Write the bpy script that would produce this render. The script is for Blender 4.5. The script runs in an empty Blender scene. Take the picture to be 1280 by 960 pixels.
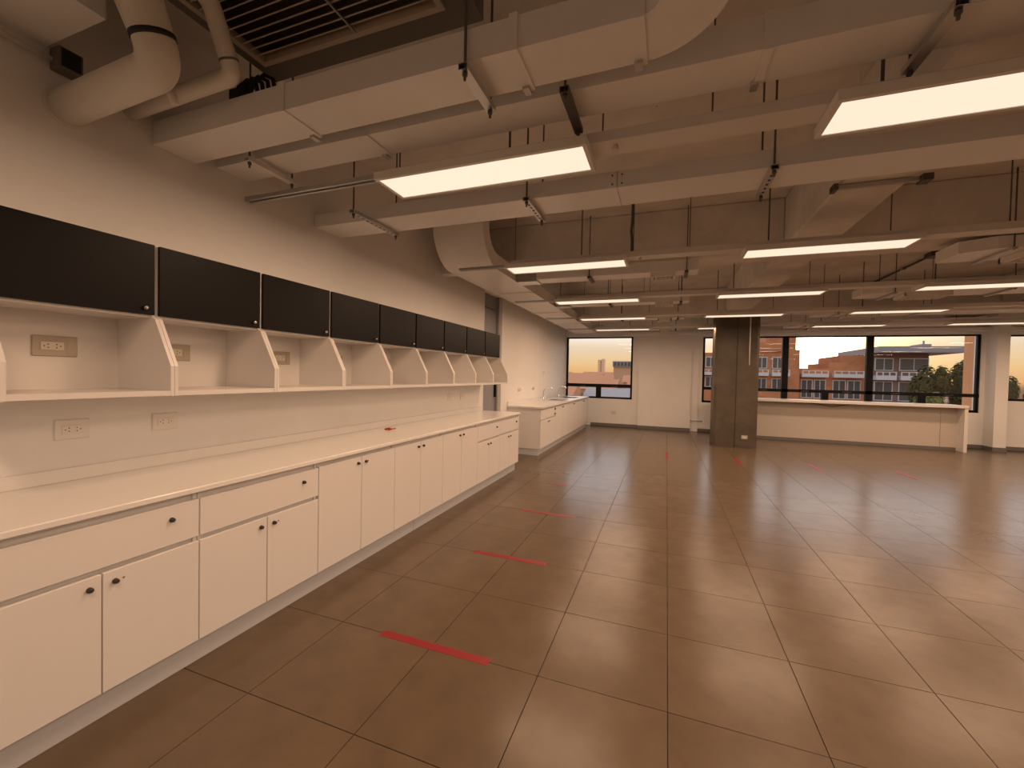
import bpy, bmesh, math, random
from mathutils import Vector, Matrix
random.seed(7)
S = bpy.context.scene
COL = S.collection
PI = math.pi

# ------------------------------------------------------------------ camera
cam_data = bpy.data.cameras.new('camera'); cam = bpy.data.objects.new('camera', cam_data); COL.objects.link(cam)
F_PX, YAW, PITCH, ROLL = 524.6335, -.3528, -.0210, .0214
CAM = Vector((-.044, -1.9648, 1.4776))
fw = Vector((math.sin(YAW) * math.cos(PITCH), math.cos(YAW) * math.cos(PITCH), math.sin(PITCH)))
rt = Vector((math.cos(YAW), -math.sin(YAW), 0)); up = rt.cross(fw)
r2 = rt * math.cos(ROLL) + up * math.sin(ROLL); u2 = -rt * math.sin(ROLL) + up * math.cos(ROLL)
m3 = Matrix((r2, u2, -fw)).transposed()
cam.matrix_world = Matrix.Translation(CAM) @ m3.to_4x4()
cam_data.sensor_width = 36; cam_data.lens = 36 * F_PX / 1280; cam_data.clip_start = .02; cam_data.clip_end = 2000
S.camera = cam

# ------------------------------------------------------------------ view
S.view_settings.view_transform = 'Standard'; S.view_settings.look = 'None'
S.view_settings.exposure = 0.0; S.view_settings.gamma = 1.0; S.view_settings.use_curve_mapping = False

# ------------------------------------------------------------------ world: sunset sky
SUN_DIR = Vector((0.2653, 0.9617, 0.066)).normalized()
LAMP_COL = (1.0, .64, .41)
LAMP_W = 25.0
PANEL_EM = 1.0
SKY_GAIN = 1.0
W = bpy.data.worlds.new('sunset_sky'); S.world = W; W.use_nodes = True
nt = W.node_tree; nt.nodes.clear()
def N(t, **k):
    n = nt.nodes.new(t)
    for a, v in k.items(): setattr(n, a, v)
    return n
tc = N('ShaderNodeTexCoord'); sx = N('ShaderNodeSeparateXYZ'); nt.links.new(tc.outputs['Generated'], sx.inputs[0])
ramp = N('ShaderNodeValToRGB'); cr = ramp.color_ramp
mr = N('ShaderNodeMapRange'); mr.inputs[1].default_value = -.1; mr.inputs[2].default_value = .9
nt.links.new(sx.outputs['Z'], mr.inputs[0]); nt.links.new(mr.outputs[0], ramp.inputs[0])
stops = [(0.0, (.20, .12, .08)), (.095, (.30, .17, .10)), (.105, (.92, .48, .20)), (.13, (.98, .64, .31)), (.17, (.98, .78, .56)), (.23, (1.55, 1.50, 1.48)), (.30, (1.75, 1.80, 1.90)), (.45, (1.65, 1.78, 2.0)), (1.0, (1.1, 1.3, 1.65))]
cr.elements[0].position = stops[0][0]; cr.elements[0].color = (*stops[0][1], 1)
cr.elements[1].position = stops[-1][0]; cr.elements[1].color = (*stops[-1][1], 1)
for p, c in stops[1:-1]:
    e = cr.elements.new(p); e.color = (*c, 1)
dot = N('ShaderNodeVectorMath', operation='DOT_PRODUCT'); dot.inputs[1].default_value = SUN_DIR
nt.links.new(tc.outputs['Generated'], dot.inputs[0])
def glow(power, col, gain):
    cl = N('ShaderNodeMath', operation='MAXIMUM'); cl.inputs[1].default_value = 0; nt.links.new(dot.outputs['Value'], cl.inputs[0])
    pw = N('ShaderNodeMath', operation='POWER'); pw.inputs[1].default_value = power; nt.links.new(cl.outputs[0], pw.inputs[0])
    mx = N('ShaderNodeMix', data_type='RGBA'); mx.inputs['A'].default_value = (0, 0, 0, 1); mx.inputs['B'].default_value = (*[c * gain for c in col], 1)
    nt.links.new(pw.outputs[0], mx.inputs['Factor']); return mx.outputs['Result']
def addc(a, b):
    mx = N('ShaderNodeMix', data_type='RGBA', blend_type='ADD'); mx.inputs['Factor'].default_value = 1
    nt.links.new(a, mx.inputs['A']); nt.links.new(b, mx.inputs['B']); return mx.outputs['Result']
# the side of the sky away from the sun is dimmer
az = N('ShaderNodeMapRange'); az.inputs[1].default_value = -1; az.inputs[2].default_value = 1; az.inputs[3].default_value = .6; az.inputs[4].default_value = 1.0
nt.links.new(dot.outputs['Value'], az.inputs[0])
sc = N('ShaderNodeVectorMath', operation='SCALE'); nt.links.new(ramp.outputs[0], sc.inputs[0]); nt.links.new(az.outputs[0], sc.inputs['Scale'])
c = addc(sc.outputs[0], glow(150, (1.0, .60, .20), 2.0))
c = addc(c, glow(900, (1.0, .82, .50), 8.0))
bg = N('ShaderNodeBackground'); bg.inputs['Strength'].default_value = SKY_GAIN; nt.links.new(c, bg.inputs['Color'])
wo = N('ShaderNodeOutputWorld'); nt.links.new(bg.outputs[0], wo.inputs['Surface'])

# ------------------------------------------------------------------ materials
MATS = {}
def mat(name, col, rough=.5, metal=0, noise=0, nscale=6, bump=0, bscale=60, col2=None, rnd=0, spec=.5, rvar=0, dots=0, emit=None, stretch=None):
    m = bpy.data.materials.new(name); m.use_nodes = True; t = m.node_tree; b = t.nodes['Principled BSDF']
    b.inputs['Base Color'].default_value = (*col, 1); b.inputs['Roughness'].default_value = rough
    b.inputs['Metallic'].default_value = metal; b.inputs['Specular IOR Level'].default_value = spec
    def n(ty, **k):
        q = t.nodes.new(ty)
        for a, v in k.items(): setattr(q, a, v)
        return q
    vec = n('ShaderNodeTexCoord').outputs['Object']
    if rnd or noise or dots or rvar:
        gm = n('ShaderNodeNewGeometry'); vec = gm.outputs['Position']
    if stretch:
        mp = n('ShaderNodeMapping'); mp.inputs['Scale'].default_value = stretch; t.links.new(vec, mp.inputs[0]); vec = mp.outputs[0]
    out = None
    if noise:
        nz = n('ShaderNodeTexNoise'); nz.inputs['Scale'].default_value = nscale; nz.inputs['Detail'].default_value = 6; nz.inputs['Roughness'].default_value = .62
        t.links.new(vec, nz.inputs['Vector'])
        mpr = n('ShaderNodeMapRange'); mpr.inputs[1].default_value = .3; mpr.inputs[2].default_value = .7; t.links.new(nz.outputs[0], mpr.inputs[0])
        mx = n('ShaderNodeMix', data_type='RGBA'); c2 = col2 or tuple(x * (1 - noise) for x in col)
        mx.inputs['A'].default_value = (*col, 1); mx.inputs['B'].default_value = (*c2, 1); t.links.new(mpr.outputs[0], mx.inputs['Factor']); out = mx.outputs['Result']
        if rvar:
            mq = n('ShaderNodeMapRange'); mq.inputs[3].default_value = rough - rvar; mq.inputs[4].default_value = rough + rvar
            t.links.new(nz.outputs[0], mq.inputs[0]); t.links.new(mq.outputs[0], b.inputs['Roughness'])
    if rnd:
        oi = n('ShaderNodeObjectInfo'); mp2 = n('ShaderNodeMapRange'); mp2.inputs[3].default_value = 1 - rnd; mp2.inputs[4].default_value = 1 + rnd
        t.links.new(oi.outputs['Random'], mp2.inputs[0])
        vm = n('ShaderNodeVectorMath', operation='SCALE'); t.links.new(mp2.outputs[0], vm.inputs['Scale'])
        if out: t.links.new(out, vm.inputs[0])
        else: vm.inputs[0].default_value = col
        out = vm.outputs[0]
    if dots:
        vo = n('ShaderNodeTexVoronoi'); vo.inputs['Scale'].default_value = dots; t.links.new(vec, vo.inputs['Vector'])
        lt = n('ShaderNodeMath', operation='LESS_THAN'); lt.inputs[1].default_value = .022; t.links.new(vo.outputs['Distance'], lt.inputs[0])
        mx = n('ShaderNodeMix', data_type='RGBA'); mx.inputs['B'].default_value = (.05, .04, .035, 1); t.links.new(lt.outputs[0], mx.inputs['Factor'])
        t.links.new(out, mx.inputs['A']); out = mx.outputs['Result']
    if out: t.links.new(out, b.inputs['Base Color'])
    if bump:
        nb = n('ShaderNodeTexNoise'); nb.inputs['Scale'].default_value = bscale; nb.inputs['Detail'].default_value = 3; t.links.new(vec, nb.inputs['Vector'])
        bp = n('ShaderNodeBump'); bp.inputs['Strength'].default_value = bump; bp.inputs['Distance'].default_value = .01
        t.links.new(nb.outputs[0], bp.inputs['Height']); t.links.new(bp.outputs[0], b.inputs['Normal'])
    if emit:
        b.inputs['Emission Color'].default_value = (*emit[0], 1); b.inputs['Emission Strength'].default_value = emit[1]
    MATS[name] = m; return m
mat('wall_paint', (.84, .83, .81), .65, noise=.05, nscale=2, bump=.05)
mat('ceiling_concrete', (.80, .76, .71), .8, noise=.22, nscale=2.5, bump=.25, bscale=25, dots=1.1)
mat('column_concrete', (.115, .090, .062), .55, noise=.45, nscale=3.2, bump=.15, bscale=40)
mat('tile', (.138, .098, .064), .23, noise=.22, nscale=5, rnd=.05, spec=.18, rvar=.025)
mat('grout', (.035, .028, .022), .8)
mat('baseboard', (.16, .15, .14), .5)
mat('white_laminate', (.74, .71, .68), .38, noise=.02, nscale=3)
mat('shaded_laminate', (.56, .50, .44), .45)  # bar front laminate, darkened: shade of the overhang put into the colour
mat('carcass', (.74, .72, .70), .5)
mat('worktop', (.77, .75, .72), .22, noise=.02, nscale=14)
mat('black_laminate', (.005, .004, .0035), .42, spec=.14)
mat('plinth_grey', (.55, .56, .58), .4)
mat('knob_metal', (.45, .40, .34), .25, metal=1)
mat('lock_dark', (.05, .045, .04), .4, metal=.4)
mat('chrome', (.75, .75, .76), .15, metal=1)
mat('socket_ivory', (.66, .60, .50), .4)
mat('socket_white', (.80, .77, .72), .4)
mat('socket_brown', (.46, .40, .32), .4)
mat('slot_dark', (.03, .025, .02), .6)
mat('duct_paint', (.86, .85, .83), .30, noise=.06, nscale=4, bump=.04, bscale=12)
mat('trunk_paint', (.72, .69, .65), .4)
mat('pipe_paint', (.84, .80, .72), .5, noise=.08, nscale=8)
mat('galvanised', (.55, .55, .55), .35, metal=.9)
mat('rod_dark', (.12, .11, .10), .5, metal=.5)
mat('black_rubber', (.015, .015, .015), .5)
mat('dark_casing', (.16, .145, .125), .6)
mat('slat_brown', (.55, .47, .38), .5)
mat('frame_black', (.004, .004, .004), .5, spec=.2)
mat('door_grey', (.30, .30, .33), .5)
mat('red_tape', (.23, .008, .010), .45)
mat('red_plastic', (.42, .02, .015), .35)
mat('lamp_frame', (.78, .75, .70), .4)
mat('lamp_diffuser', (.3, .3, .3), .5, emit=((1.0, .82, .62), PANEL_EM))
mat('brick_red', (.58, .22, .09), .85, noise=.3, nscale=.8)  # brick pushed towards orange, sunset haze glow put into its colour
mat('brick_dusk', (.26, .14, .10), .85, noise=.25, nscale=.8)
mat('balcony_white', (.62, .58, .56), .7)
mat('roof_grey', (.30, .26, .26), .7)
mat('window_dark', (.10, .085, .08), .15)
mat('window_rail', (.60, .57, .54), .6)
mat('stucco_orange', (.72, .34, .14), .8, noise=.1, nscale=3)
mat('leaf', (.085, .070, .024), .9, spec=.05)
mat('leaf_light', (.18, .15, .04), .9, spec=.05)
mat('bark', (.10, .07, .05), .9)
mat('ground_earth', (.40, .17, .08), .95, noise=.4, nscale=.05)
mat('house_wall', (.58, .34, .20), .9)
mat('house_roof', (.55, .22, .10), .9)
mat('far_tower', (.80, .52, .32), .9)
mat('metal_roof', (.34, .27, .24), .6)
# window glass: thin clear pane, mostly transparent with a fresnel gloss
g = bpy.data.materials.new('glass'); g.use_nodes = True; gt = g.node_tree; gt.nodes.clear()
tr = gt.nodes.new('ShaderNodeBsdfTransparent'); tr.inputs[0].default_value = (.95, .95, .94, 1)
gl = gt.nodes.new('ShaderNodeBsdfGlossy'); gl.inputs['Roughness'].default_value = .02
fr = gt.nodes.new('ShaderNodeFresnel'); fr.inputs['IOR'].default_value = 1.3
ms = gt.nodes.new('ShaderNodeMixShader'); go = gt.nodes.new('ShaderNodeOutputMaterial')
gt.links.new(fr.outputs[0], ms.inputs[0]); gt.links.new(tr.outputs[0], ms.inputs[1]); gt.links.new(gl.outputs[0], ms.inputs[2]); gt.links.new(ms.outputs[0], go.inputs[0])
MATS['glass'] = g

# ------------------------------------------------------------------ mesh helpers (all in world coordinates)
ORG = {}
class MB:
    def __init__(s): s.bm = bmesh.new()
    def box(s, x0, x1, y0, y1, z0, z1, bev=0):
        r = bmesh.ops.create_cube(s.bm, size=1); vs = r['verts']
        bmesh.ops.scale(s.bm, vec=(x1 - x0, y1 - y0, z1 - z0), verts=vs)
        bmesh.ops.translate(s.bm, vec=((x0 + x1) / 2, (y0 + y1) / 2, (z0 + z1) / 2), verts=vs)
        if bev:
            es = list({e for v in vs for e in v.link_edges})
            bmesh.ops.bevel(s.bm, geom=es, offset=bev, segments=1, affect='EDGES')
        return s
    def tube(s, pts, r, n=10, cap=True):
        pts = [Vector(p) for p in pts]; rings = []
        rr = r if isinstance(r, (list, tuple)) else [r] * len(pts)
        t0 = (pts[1] - pts[0]).normalized()
        a = Vector((0, 0, 1)) if abs(t0.z) < .9 else Vector((1, 0, 0))
        u = t0.cross(a).normalized()
        for i, p in enumerate(pts):
            t = (pts[min(i + 1, len(pts) - 1)] - pts[max(i - 1, 0)]).normalized()
            u = (u - t * u.dot(t)).normalized(); v = t.cross(u)
            rings.append([s.bm.verts.new(p + (u * math.cos(2 * PI * k / n) + v * math.sin(2 * PI * k / n)) * rr[i]) for k in range(n)])
        for i in range(len(rings) - 1):
            for k in range(n):
                f = s.bm.faces.new((rings[i][k], rings[i][(k + 1) % n], rings[i + 1][(k + 1) % n], rings[i + 1][k])); f.smooth = True
        if cap: s.bm.faces.new(rings[0][::-1]); s.bm.faces.new(rings[-1])
        return s
    def prism(s, poly, axis, a0, a1):
        """extrude a 2D polygon along an axis; poly in the two other axes in order"""
        def P(p, a): return {'X': (a, p[0], p[1]), 'Y': (p[0], a, p[1]), 'Z': (p[0], p[1], a)}[axis]
        v0 = [s.bm.verts.new(P(p, a0)) for p in poly]; v1 = [s.bm.verts.new(P(p, a1)) for p in poly]
        n = len(poly); s.bm.faces.new(v0[::-1]); s.bm.faces.new(v1)
        for i in range(n): s.bm.faces.new((v0[i], v0[(i + 1) % n], v1[(i + 1) % n], v1[i]))
        return s
    def build(s, name, m, parent=None, keep=None):
        bmesh.ops.recalc_face_normals(s.bm, faces=s.bm.faces)
        root = parent
        while root is not None and root.parent is not None: root = root.parent
        org = Vector(ORG.get(root.name, (0, 0, 0))) if root is not None else Vector((0, 0, 0))
        loc = Vector((0, 0, 0))
        if parent is None:
            xs = [v.co for v in s.bm.verts]
            org = loc = Vector(((min(v.x for v in xs) + max(v.x for v in xs)) / 2, (min(v.y for v in xs) + max(v.y for v in xs)) / 2, min(v.z for v in xs)))
        for v in s.bm.verts: v.co -= org
        me = bpy.data.meshes.new(name); s.bm.to_mesh(me); s.bm.free(); me.materials.append(MATS[m])
        o = bpy.data.objects.new(name, me); COL.objects.link(o); o.location = loc; ORG[o.name] = tuple(loc)
        if parent is not None: o.parent = parent
        return o
def box(*a, **k): return MB().box(*a, **k)
def tag(o, label=None, cat=None, group=None, kind=None):
    if label: o['label'] = label
    if cat: o['category'] = cat
    if group: o['group'] = group
    if kind: o['kind'] = kind
    return o
def thing(name, loc, label, cat, group=None):
    o = bpy.data.objects.new(name, None); COL.objects.link(o); o.location = loc; o.empty_display_size = .1; ORG[o.name] = tuple(loc)
    return tag(o, label, cat, group)
def struct(o): o['kind'] = 'structure'; return o
def copy_tree(o, parent=None):
    c = o.copy(); COL.objects.link(c); c.parent = parent
    for ch in list(o.children): copy_tree(ch, c)
    return c
ORD = ['first', 'second', 'third', 'fourth', 'fifth', 'sixth', 'seventh', 'eighth', 'ninth', 'tenth']

# ------------------------------------------------------------------ room shell
WX, WX2, FY, BY, RX, CZ = -2.86, -3.02, 10.93, -4.6, 9.9, 3.5
floor = struct(box(-3.2, RX + .2, BY - .2, FY + .25, -.2, -.006).build('floor', 'grout')); ORG[floor.name] = tuple(floor.location)
tag(floor, 'glossy taupe porcelain tile floor')
T = .6
def tile_bm(b, x, y):
    b.box(x + .0018, x + T - .0018, y + .0018, y + T - .0018, -.006, 0, bev=.0006)
def project(x, y, z):
    d = Vector((x, y, z)) - CAM; w = d.dot(fw)
    if w <= .1: return None
    return 640 + F_PX * d.dot(r2) / w, 480 - F_PX * d.dot(u2) / w, w
cells = []
for i in range(-5, 17):
    for j in range(-8, 19):
        x, y = i * T, j * T
        if x + T > RX or y + T > FY + .2: continue
        best = None
        for a in range(5):
            for b in range(5):
                q = project(x + T * a / 4, y + T * b / 4, 0)
                if q and -2 < q[0] < 1282 and -2 < q[1] < 962: best = min(best or 99, q[2])
        hid = x + T < -2.2 and y + T < 4.4
        cells.append((best if best and not hid else 999, x, y))
cells.sort()
tb = MB(); tile_bm(tb, 0, 0); tile_me = None
rest = MB()
for k, (d, x, y) in enumerate(cells):
    if k < 300 and d < 900:
        if tile_me is None:
            o = tb.build('tile', 'tile', floor); ORG0 = Vector(ORG[floor.name]); tile_me = o.data
            for v in tile_me.vertices: v.co += ORG0
        else:
            o = bpy.data.objects.new('tile', tile_me); COL.objects.link(o); o.parent = floor
        o.location = Vector((x, y, 0)) - ORG0
    else:
        tile_bm(rest, x, y)
tag(rest.build('tile_field', 'tile', floor), kind='stuff')

wl = MB(); wl.box(WX - .3, WX, BY, 4.32, 0, CZ); wl.box(WX - .3, WX, 4.32, 5.10, 2.87, CZ); wl.box(WX - .3, WX, 5.10, 7.77, 0, CZ); wl.box(WX - .3, WX2, 7.77, FY, 0, CZ)
wl.box(WX - .32, WX - .28, 4.32, 5.10, 0, 2.87)
struct(wl.build('wall_left', 'wall_paint'))
d1 = box(WX - .14, WX - .10, 4.32, 5.10, 0, 2.62).build('door_1', 'door_grey'); struct(d1); tag(d1, 'grey flush door recessed in the cabinet wall')
box(WX - .14, WX - .105, 4.32, 5.10, 2.635, 2.87).build('transom_panel', 'door_grey', d1)
box(WX - .16, WX - .06, 5.055, 5.10, 0, 2.87).build('door_jamb', 'door_grey', d1)
box(WX - .10, WX - .06, 5.005, 5.03, 1.08, 1.30).build('door_handle', 'frame_black', d1)
W1 = (-3.0, -1.0, .83, 2.69); W2 = (.89, 6.78, .83, 2.66); W3 = (7.19, 9.5, 1.13, 2.64)
wf = MB(); xs = -3.16
for (a, b, z0, z1) in (W1, W2, W3):
    wf.box(xs, a, FY, FY + .25, 0, CZ); wf.box(a, b, FY, FY + .25, 0, z0); wf.box(a, b, FY, FY + .25, z1, CZ); xs = b
wf.box(xs, RX + .2, FY, FY + .25, 0, CZ)
wf.box(-.82, .60, FY - .10, FY, 0, CZ)               # shallow pilaster between the windows
wf.box(.60, .80, FY - .04, FY, 0, CZ)
wf.box(6.86, 7.08, FY - .34, FY, 0, CZ)              # fin between the second and third window
struct(wf.build('wall_far', 'wall_paint'))
struct(box(RX, RX + .2, BY, FY, 0, CZ).build('wall_right', 'wall_paint'))
wb = MB(); wb.box(WX - .3, -1.2, BY - .2, BY, 0, CZ); wb.box(-1.2, 9.4, BY - .2, BY, 0, .85); wb.box(-1.2, 9.4, BY - .2, BY, 2.68, CZ); wb.box(9.4, RX + .2, BY - .2, BY, 0, CZ)
struct(wb.build('wall_back', 'wall_paint'))
w4 = MB(); w4.box(-1.2, 9.4, BY - .12, BY - .05, .85, .92); w4.box(-1.2, 9.4, BY - .12, BY - .05, 2.62, 2.68)
for x in (-1.2, .85, 2.95, 5.05, 7.2, 9.33): w4.box(x, x + .07, BY - .12, BY - .05, .92, 2.62)
w4 = struct(w4.build('window_4', 'frame_black')); tag(w4, 'black framed window band added in the unseen rear wall')  # unseen window band, added to give cool daylight from behind the camera
for x in (-1.13, .92, 3.02, 5.12, 7.27): box(x, x + (1.98 if x < 0 else 2.03), BY - .09, BY - .084, .92, 2.62).build('pane', 'glass', w4)
bb = MB(); bb.box(-2.2, -.82, FY - .012, FY, 0, .09); bb.box(-.82, .60, FY - .112, FY - .10, 0, .09); bb.box(.8, 6.86, FY - .012, FY, 0, .09); bb.box(6.85, 7.09, FY - .352, FY - .34, 0, .09)
bb.box(6.848, 6.86, FY - .34, FY, 0, .09); bb.box(7.08, RX, FY - .012, FY, 0, .09)
struct(bb.build('baseboard_far', 'baseboard'))
struct(box(WX, WX + .012, 4.30, 5.42, 0, .09).build('baseboard_left', 'baseboard'))
ceil = struct(box(WX - .3, RX + .2, BY - .2, FY + .25, CZ, CZ + .2).build('ceiling', 'ceiling_concrete')); tag(ceil, 'bare concrete ceiling slab with deep beams')
ORG[ceil.name] = tuple(ceil.location)
BZ = 2.95
def beam(*a): tag(struct(box(*a, BZ, CZ, bev=.012).build('ceiling_beam', 'ceiling_concrete')), 'deep concrete beam under the ceiling slab')
beam(WX, 1.13, 3.43, 4.02); beam(1.57, 5.66, 3.43, 4.02); beam(6.2, RX, 3.43, 4.02)
beam(WX, 1.13, 8.32, 9.0); beam(1.57, 5.66, 8.32, 9.0); beam(6.2, RX, 8.32, 9.0)
beam(1.13, 1.57, BY, FY); beam(5.66, 6.2, BY, FY)
box(WX, -2.38, -3.2, -.84, 2.99, CZ).build('soffit', 'wall_paint', ceil)
box(-1.30, RX, FY - .20, FY, 2.72, 2.80).build('curtain_rail_box', 'wall_paint', ceil)

# windows
def window(n, rect, mulls, lows, trans, label):
    a, b, z0, z1 = rect; y0, y1 = FY + .03, FY + .10; w = .055
    f = MB(); f.box(a, a + w, y0, y1, z0, z1); f.box(b - w, b, y0, y1, z0, z1); f.box(a, b, y0, y1, z1 - .035, z1); f.box(a, b, y0, y1, z0, z0 + w)
    o = f.build('window_%d' % n, 'frame_black'); struct(o); tag(o, label)
    if trans: box(a, b, y0 - .015, y1, trans[0], trans[1]).build('transom_bar', 'frame_black', o)
    for x in mulls: box(x - .07, x + .07, y0 - .015, y1, z0, z1).build('mullion', 'frame_black', o)
    zs = trans[1] if trans else z0 + w
    xs = [a + w] + list(mulls) + [b - w]
    for x0, x1 in zip(xs[:-1], xs[1:]): box(x0, x1, y0 + .03, y0 + .036, zs, z1 - .03).build('pane', 'glass', o)
    if trans:
        for x in lows: box(x - .075, x + .075, y0 - .01, y1, z0, trans[0]).build('lower_mullion', 'frame_black', o)
        xl = [a + w] + sorted(list(lows) + list(mulls)) + [b - w]
        for x0, x1 in zip(xl[:-1], xl[1:]):
            q = box(x0, x1, y0 + .03, y0 + .036, z0 + w, trans[0]).build('lower_pane', 'glass', o)
            m = (x0 + x1) / 2; box(m - .09, m + .09, y0 - .035, y0 - .015, trans[0] + .02, trans[0] + .05).build('latch', 'lock_dark', o)
window(1, W1, [], [-1.99], (1.17, 1.27), 'black framed window with hazy orange sky over the sink counter')
window(2, W2, [2.885, 4.70], [1.9, 3.79, 5.74], (1.19, 1.27), 'wide black framed window with the low sun, behind the white bar')
window(3, W3, [8.4], [], None, 'black framed window beyond the white fin')

# column
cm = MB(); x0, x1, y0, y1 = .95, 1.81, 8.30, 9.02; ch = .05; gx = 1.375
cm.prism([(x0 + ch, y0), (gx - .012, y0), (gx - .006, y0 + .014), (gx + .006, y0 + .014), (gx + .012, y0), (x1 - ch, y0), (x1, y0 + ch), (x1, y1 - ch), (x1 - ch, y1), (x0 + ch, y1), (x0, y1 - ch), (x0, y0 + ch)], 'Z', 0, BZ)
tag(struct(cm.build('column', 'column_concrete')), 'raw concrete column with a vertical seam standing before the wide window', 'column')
o = MB().tube([(1.615, 8.283, 1.80), (1.615, 8.283, 2.95)], .013).build('conduit', 'socket_white')
tag(o, 'thin white conduit running down the face of the concrete column', 'conduit')
o = thing('wall_socket', (1.57, 8.30, .24), 'small socket plate low on the concrete column', 'socket')
box(1.51, 1.63, 8.29, 8.30, .20, .28, bev=.003).build('plate', 'socket_brown', o); box(1.54, 1.60, 8.287, 8.29, .22, .26).build('insert', 'socket_ivory', o)

# ------------------------------------------------------------------ base cabinets (front plane X = -2.19)
FX = -2.19
def knob(x, y, z, parent, r=.011, m='lock_dark'):
    MB().tube([(x, y, z), (x + .006, y, z), (x + .016, y, z), (x + .019, y, z)], [r, r, r * .85, r * .5], 12).build('knob', m, parent)
def base_unit(ya, yb, ym, drawer, label):
    t = thing('base_cabinet', ((WX + FX) / 2, (ya + yb) / 2, .128), label, 'cabinet', 'white base cabinets along the left wall')
    b = MB(); b.box(WX + .005, FX - .02, ya + .002, ya + .02, .128, .868); b.box(WX + .005, FX - .02, yb - .02, yb - .002, .128, .868)
    b.box(WX + .005, WX + .02, ya + .02, yb - .02, .128, .868); b.box(WX + .02, FX - .02, ya + .02, yb - .02, .128, .146); b.box(WX + .02, FX - .06, ya + .02, yb - .02, .845, .868)
    b.box(FX - .045, FX - .03, ya + .02, yb - .02, .146, .868)
    b.build('body', 'carcass', t)
    dt = .628 if drawer else .842
    if drawer:
        d = box(FX - .019, FX, ya + .003, yb - .003, .652, .836, bev=.0015).build('drawer', 'white_laminate', t)
        knob(FX, ya + (yb - ya) * .835, .770, d)
    for s, (a, b2) in ((-1, (ya, ym)), (1, (ym, yb))):
        d = box(FX - .019, FX, a + .0025, b2 - .0025, .13, dt, bev=.0015).build('door', 'white_laminate', t)
        kz = .581 if drawer else .795
        knob(FX, ym + s * .042, kz, d)
        if s == 1: MB().tube([(FX, ym + .072, kz + .002), (FX + .002, ym + .072, kz + .002)], .004, 8).build('screw_cap', 'knob_metal', d)
    return t
units = [(-1.322, -.561, -.942, 1), (-.561, .196, -.184, 1), (.196, 1.027, .615, 0), (1.027, 1.843, 1.426, 0), (1.843, 2.692, 2.261, 0), (2.692, 3.421, 3.053, 1), (3.421, 4.215, 3.80, 1)]
blab = ['white base cabinet with one wide drawer over two doors, under the first big niche socket',
        'white base cabinet with one wide drawer over two doors, beside the tall two-door cabinet',
        'tall-door white base cabinet without drawer, next to the wide drawer cabinet',
        'tall-door white base cabinet without drawer, middle of the three and below the red bits',
        'tall-door white base cabinet without drawer, next to the narrow far drawer cabinet',
        'white base cabinet with drawer over two doors, second from the grey door end',
        'white base cabinet with drawer over two doors, at the grey door end of the run']
for (ya, yb, ym, dr), lb in zip(units, blab): base_unit(ya, yb, ym, dr, lb)
for ya, yb, lb in ((-1.322, 1.398, 'long grey toe plinth under the drawer cabinets'), (1.404, 4.20, 'grey toe plinth under the far base cabinets')):
    tag(box(-2.265, -2.24, ya, yb, 0, .126).build('plinth', 'plinth_grey'), lb, 'plinth')
wt = thing('worktop', (-2.5, 1.45, .868), 'long white worktop over the left base cabinets', 'worktop')
box(WX + .002, -2.172, -1.33, 4.235, .872, .900, bev=.004).build('slab', 'worktop', wt)
box(WX + .002, WX + .022, -1.33, 4.235, .900, .966, bev=.003).build('backsplash', 'worktop', wt)

# ------------------------------------------------------------------ wall cabinets with open niches
UX, DX = -2.40, -2.54
def wall_unit(y0, w, label):
    t = thing('wall_cabinet', (WX, y0, 1.335), label, 'cabinet', 'black door wall cabinets above the worktop')
    prof = [(WX + .004, 1.335), (UX, 1.335), (UX, 1.487), (DX + .012, 1.728), (DX - .019, 1.745), (DX - .019, 2.11), (WX + .004, 2.11)]
    for a in (y0 + .001, y0 + w - .0175): MB().prism(prof, 'Y', a, a + .0165).build('side_panel', 'white_laminate', t)
    a0, a1 = y0 + .0175, y0 + w - .0175
    box(WX + .004, UX - .002, a0, a1, 1.337, 1.362).build('niche_shelf', 'white_laminate', t)
    box(WX + .004, DX - .02, a0, a1, 1.735, 1.752).build('bottom_panel', 'white_laminate', t); box(WX + .004, DX - .02, a0, a1, 2.092, 2.11).build('top_panel', 'white_laminate', t)
    box(WX + .004, WX + .02, a0, a1, 1.362, 2.092).build('back_panel', 'white_laminate', t)
    d = box(DX - .018, DX, y0 + .0115, y0 + w - .0115, 1.748, 2.108, bev=.001).build('door', 'black_laminate', t)
    knob(DX, y0 + w - .055, 1.782, d, .012, 'knob_metal')
    return t
for k in range(9):
    lb = 'wall cabinet with black lift door and open white niche, %s from the grey door' % ORD[8 - k] if k != 8 else 'wall cabinet with black lift door and open white niche, hung over the grey door side'
    wall_unit(-1.15 + .6 * k, .6 if k < 8 else .58, lb)

def socket(y, z, label, x, m, w=.135, h=.10, group=None, extra=False):
    t = thing('wall_socket', (x, y, z), label, 'socket', group)
    box(x, x + .008, y - w / 2, y + w / 2, z - h / 2, z + h / 2, bev=.003).build('plate', m, t)
    ox = -.012 if extra else 0
    ins = box(x + .008, x + .012, y + ox - .042, y + ox + .042, z - .02, z + .02, bev=.001).build('insert', 'socket_ivory' if m != 'socket_white' else 'socket_white', t)
    for s in (-1, 1):
        q = MB(); yy = y + ox + s * .022
        for (a, b) in ((-.007 * s, .008), (-.007 * s, -.008), (.007 * s, 0)): q.tube([(x + .012, yy + a, z + b), (x + .0125, yy + a, z + b)], .0028, 8)
        tag(q.build('socket_holes', 'slot_dark', ins), kind='stuff')
    if extra:
        box(x + .008, x + .0095, y + .042, y + w / 2 - .004, z - h / 2 + .008, z + h / 2 - .008).build('data_cover', m, t)
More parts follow.
